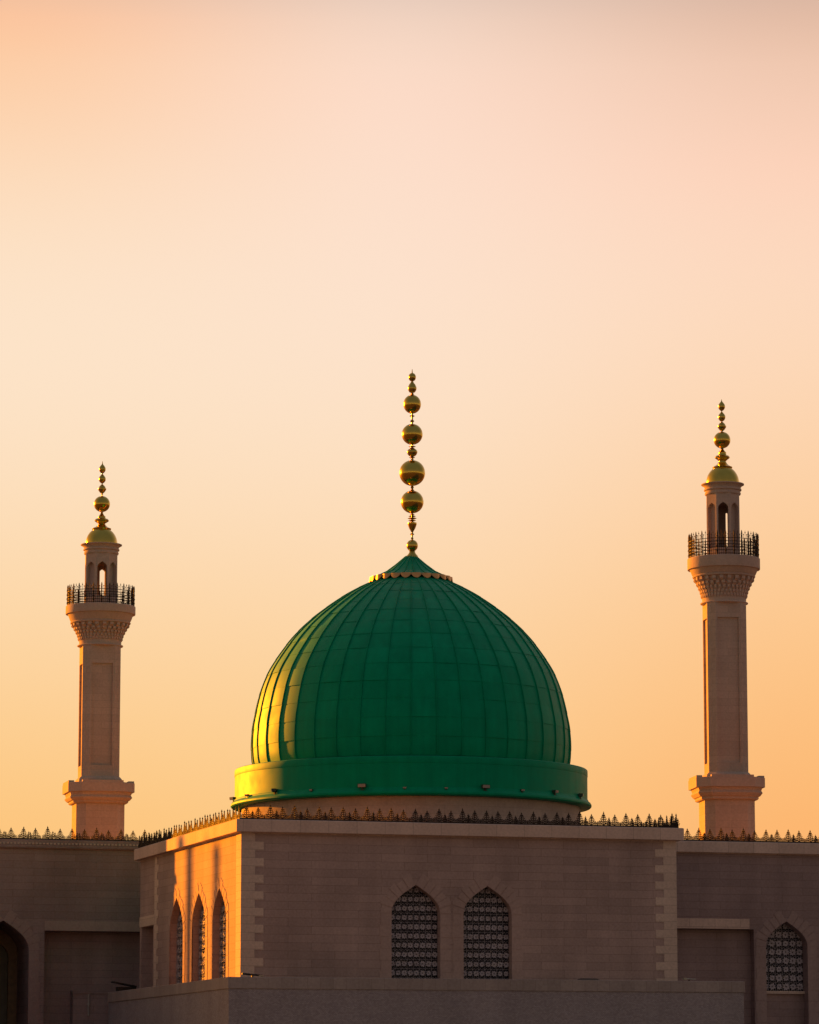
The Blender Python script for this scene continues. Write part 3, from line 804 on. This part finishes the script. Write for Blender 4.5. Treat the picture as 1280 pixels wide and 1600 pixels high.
# ------------------------------------------------------------------ light
SUN_AZ = TH + math.atan(.565)          # to the left of the view axis (+Y)
SUN_EL = math.radians(9)
sd = Vector((-math.sin(SUN_AZ) * math.cos(SUN_EL), math.cos(SUN_AZ) * math.cos(SUN_EL), math.sin(SUN_EL)))
l = bpy.data.lights.new('sun', 'SUN'); l.energy = 5.0; l.angle = math.radians(.9); l.color = (1.0, .275, .006)
lo = bpy.data.objects.new('sun', l); C.objects.link(lo); lo.rotation_euler = sd.to_track_quat('Z', 'Y').to_euler(); lo.location = (-60, 100, 60)

wd = bpy.data.worlds.new('World'); S.world = wd; wd.use_nodes = True
nt = wd.node_tree; L = nt.links.new
bg = nt.nodes['Background']
tc = N(nt, 'ShaderNodeTexCoord')
nrm = N(nt, 'ShaderNodeVectorMath', operation='NORMALIZE'); L(tc.outputs['Generated'], nrm.inputs[0])
sx = N(nt, 'ShaderNodeSeparateXYZ'); L(nrm.outputs[0], sx.inputs[0])
as_ = N(nt, 'ShaderNodeMath', operation='ARCSINE'); L(sx.outputs['Z'], as_.inputs[0])
el = N(nt, 'ShaderNodeMath', operation='DIVIDE'); L(as_.outputs[0], el.inputs[0]); el.inputs[1].default_value = PI / 2
def ramp(stops):
    r = N(nt, 'ShaderNodeValToRGB'); cr = r.color_ramp; cr.interpolation = 'B_SPLINE'
    while len(cr.elements) < len(stops): cr.elements.new(.5)
    for e, (d, c) in zip(cr.elements, stops):
        e.position = d / 90; e.color = (*c, 1)
    L(el.outputs[0], r.inputs[0]); return r
def lin(c): return tuple((v / 255 / 12.92) if v < 10 else ((v / 255 + .055) / 1.055) ** 2.4 for v in c)
ELS = (3.96, 5.9, 7.8, 9.8, 11.7, 13.6, 15.5, 16.5)
hi = [(32, (.42, .38, .38)), (90, (.15, .16, .20))]
def front_ramp(low, cols): return ramp([(0, low)] + [(e, tuple(k * v for k, v in zip((1.13, 1.055, 1.085), lin(c)))) for e, c in zip(ELS, cols)] + hi)
near_l = front_ramp((.95, .50, .14), [(254, 195, 121), (254, 205, 146), (254, 214, 169), (254, 222, 190), (253, 225, 198), (254, 218, 185), (248, 200, 158), (240, 192, 150)])
near_c = front_ramp((.95, .48, .14), [(253, 198, 128), (253, 205, 148), (253, 213, 170), (254, 221, 190), (253, 223, 199), (249, 220, 198), (239, 216, 195), (231, 208, 187)])
near_r = front_ramp((.90, .40, .11), [(250, 180, 108), (252, 190, 125), (253, 200, 145), (253, 208, 167), (252, 215, 185), (245, 210, 184), (228, 196, 170), (212, 178, 153)])
far = ramp([(0, (.84, .56, .23)), (3.5, (.66, .44, .21)), (8, (.33, .245, .19)), (15, (.185, .165, .168)), (30, (.158, .15, .163)), (60, (.145, .15, .175)), (90, (.15, .16, .20))])
def side(lo, hi_):
    m = N(nt, 'ShaderNodeMapRange', interpolation_type='SMOOTHSTEP'); L(sx.outputs['X'], m.inputs[0])
    m.inputs['From Min'].default_value = lo; m.inputs['From Max'].default_value = hi_; return m
def mixc(f, a, b):
    m = N(nt, 'ShaderNodeMix', data_type='RGBA'); L(f.outputs[0], m.inputs['Factor']); L(a, m.inputs['A']); L(b, m.inputs['B']); return m.outputs['Result']
# towards the sun, beyond the left edge of the view, the glow turns deep orange
glow = ramp([(0, (1.1, .46, .08)), (8, (1.1, .56, .12)), (18, (.75, .42, .15)), (35, (.38, .27, .18)), (90, (.15, .16, .20))])
left_side = mixc(side(-.62, -.2), glow.outputs[0], near_l.outputs[0])
near = mixc(side(-.02, .115), mixc(side(-.115, .01), left_side, near_c.outputs[0]), near_r.outputs[0])
dt = N(nt, 'ShaderNodeVectorMath', operation='DOT_PRODUCT'); L(nrm.outputs[0], dt.inputs[0]); dt.inputs[1].default_value = (-math.sin(math.radians(20)), math.cos(math.radians(20)), 0)
mr = N(nt, 'ShaderNodeMapRange', interpolation_type='SMOOTHSTEP'); L(dt.outputs['Value'], mr.inputs[0])
mr.inputs['From Min'].default_value = -.35; mr.inputs['From Max'].default_value = .86
mx = N(nt, 'ShaderNodeMix', data_type='RGBA'); L(mr.outputs[0], mx.inputs['Factor']); L(far.outputs[0], mx.inputs['A']); L(near, mx.inputs['B'])
sky = N(nt, 'ShaderNodeTexSky'); sky.sky_type = 'NISHITA'; sky.sun_disc = False
sky.sun_elevation = SUN_EL; sky.sun_rotation = -SUN_AZ; sky.dust_density = 6; sky.air_density = 2
ks = N(nt, 'ShaderNodeVectorMath', operation='SCALE'); L(sky.outputs[0], ks.inputs[0]); ks.inputs['Scale'].default_value = .06
m2 = N(nt, 'ShaderNodeMix', data_type='RGBA'); m2.inputs['Factor'].default_value = .025
L(mx.outputs['Result'], m2.inputs['A']); L(ks.outputs[0], m2.inputs['B'])
L(m2.outputs['Result'], bg.inputs['Color'])
bg.inputs['Strength'].default_value = 1 / 2 ** EXPOSURE

# ------------------------------------------------------------------ camera
cam = bpy.data.cameras.new('camera'); co = bpy.data.objects.new('camera', cam); C.objects.link(co)
cam.sensor_fit = 'VERTICAL'; cam.sensor_height = 24; cam.sensor_width = 24 * 819 / 1024
cam.lens = 24 * 5914 / 1600
cam.clip_start = 1; cam.clip_end = 6000
co.location = (0, 0, 1.7)
co.rotation_euler = (PI / 2 + math.atan(915 / 5914), 0, 0)
S.camera = co
vs = S.view_settings
vs.view_transform = 'Standard'; vs.look = 'None'; vs.exposure = EXPOSURE; vs.gamma = 1; vs.use_curve_mapping = False
S.cycles.max_bounces = 6
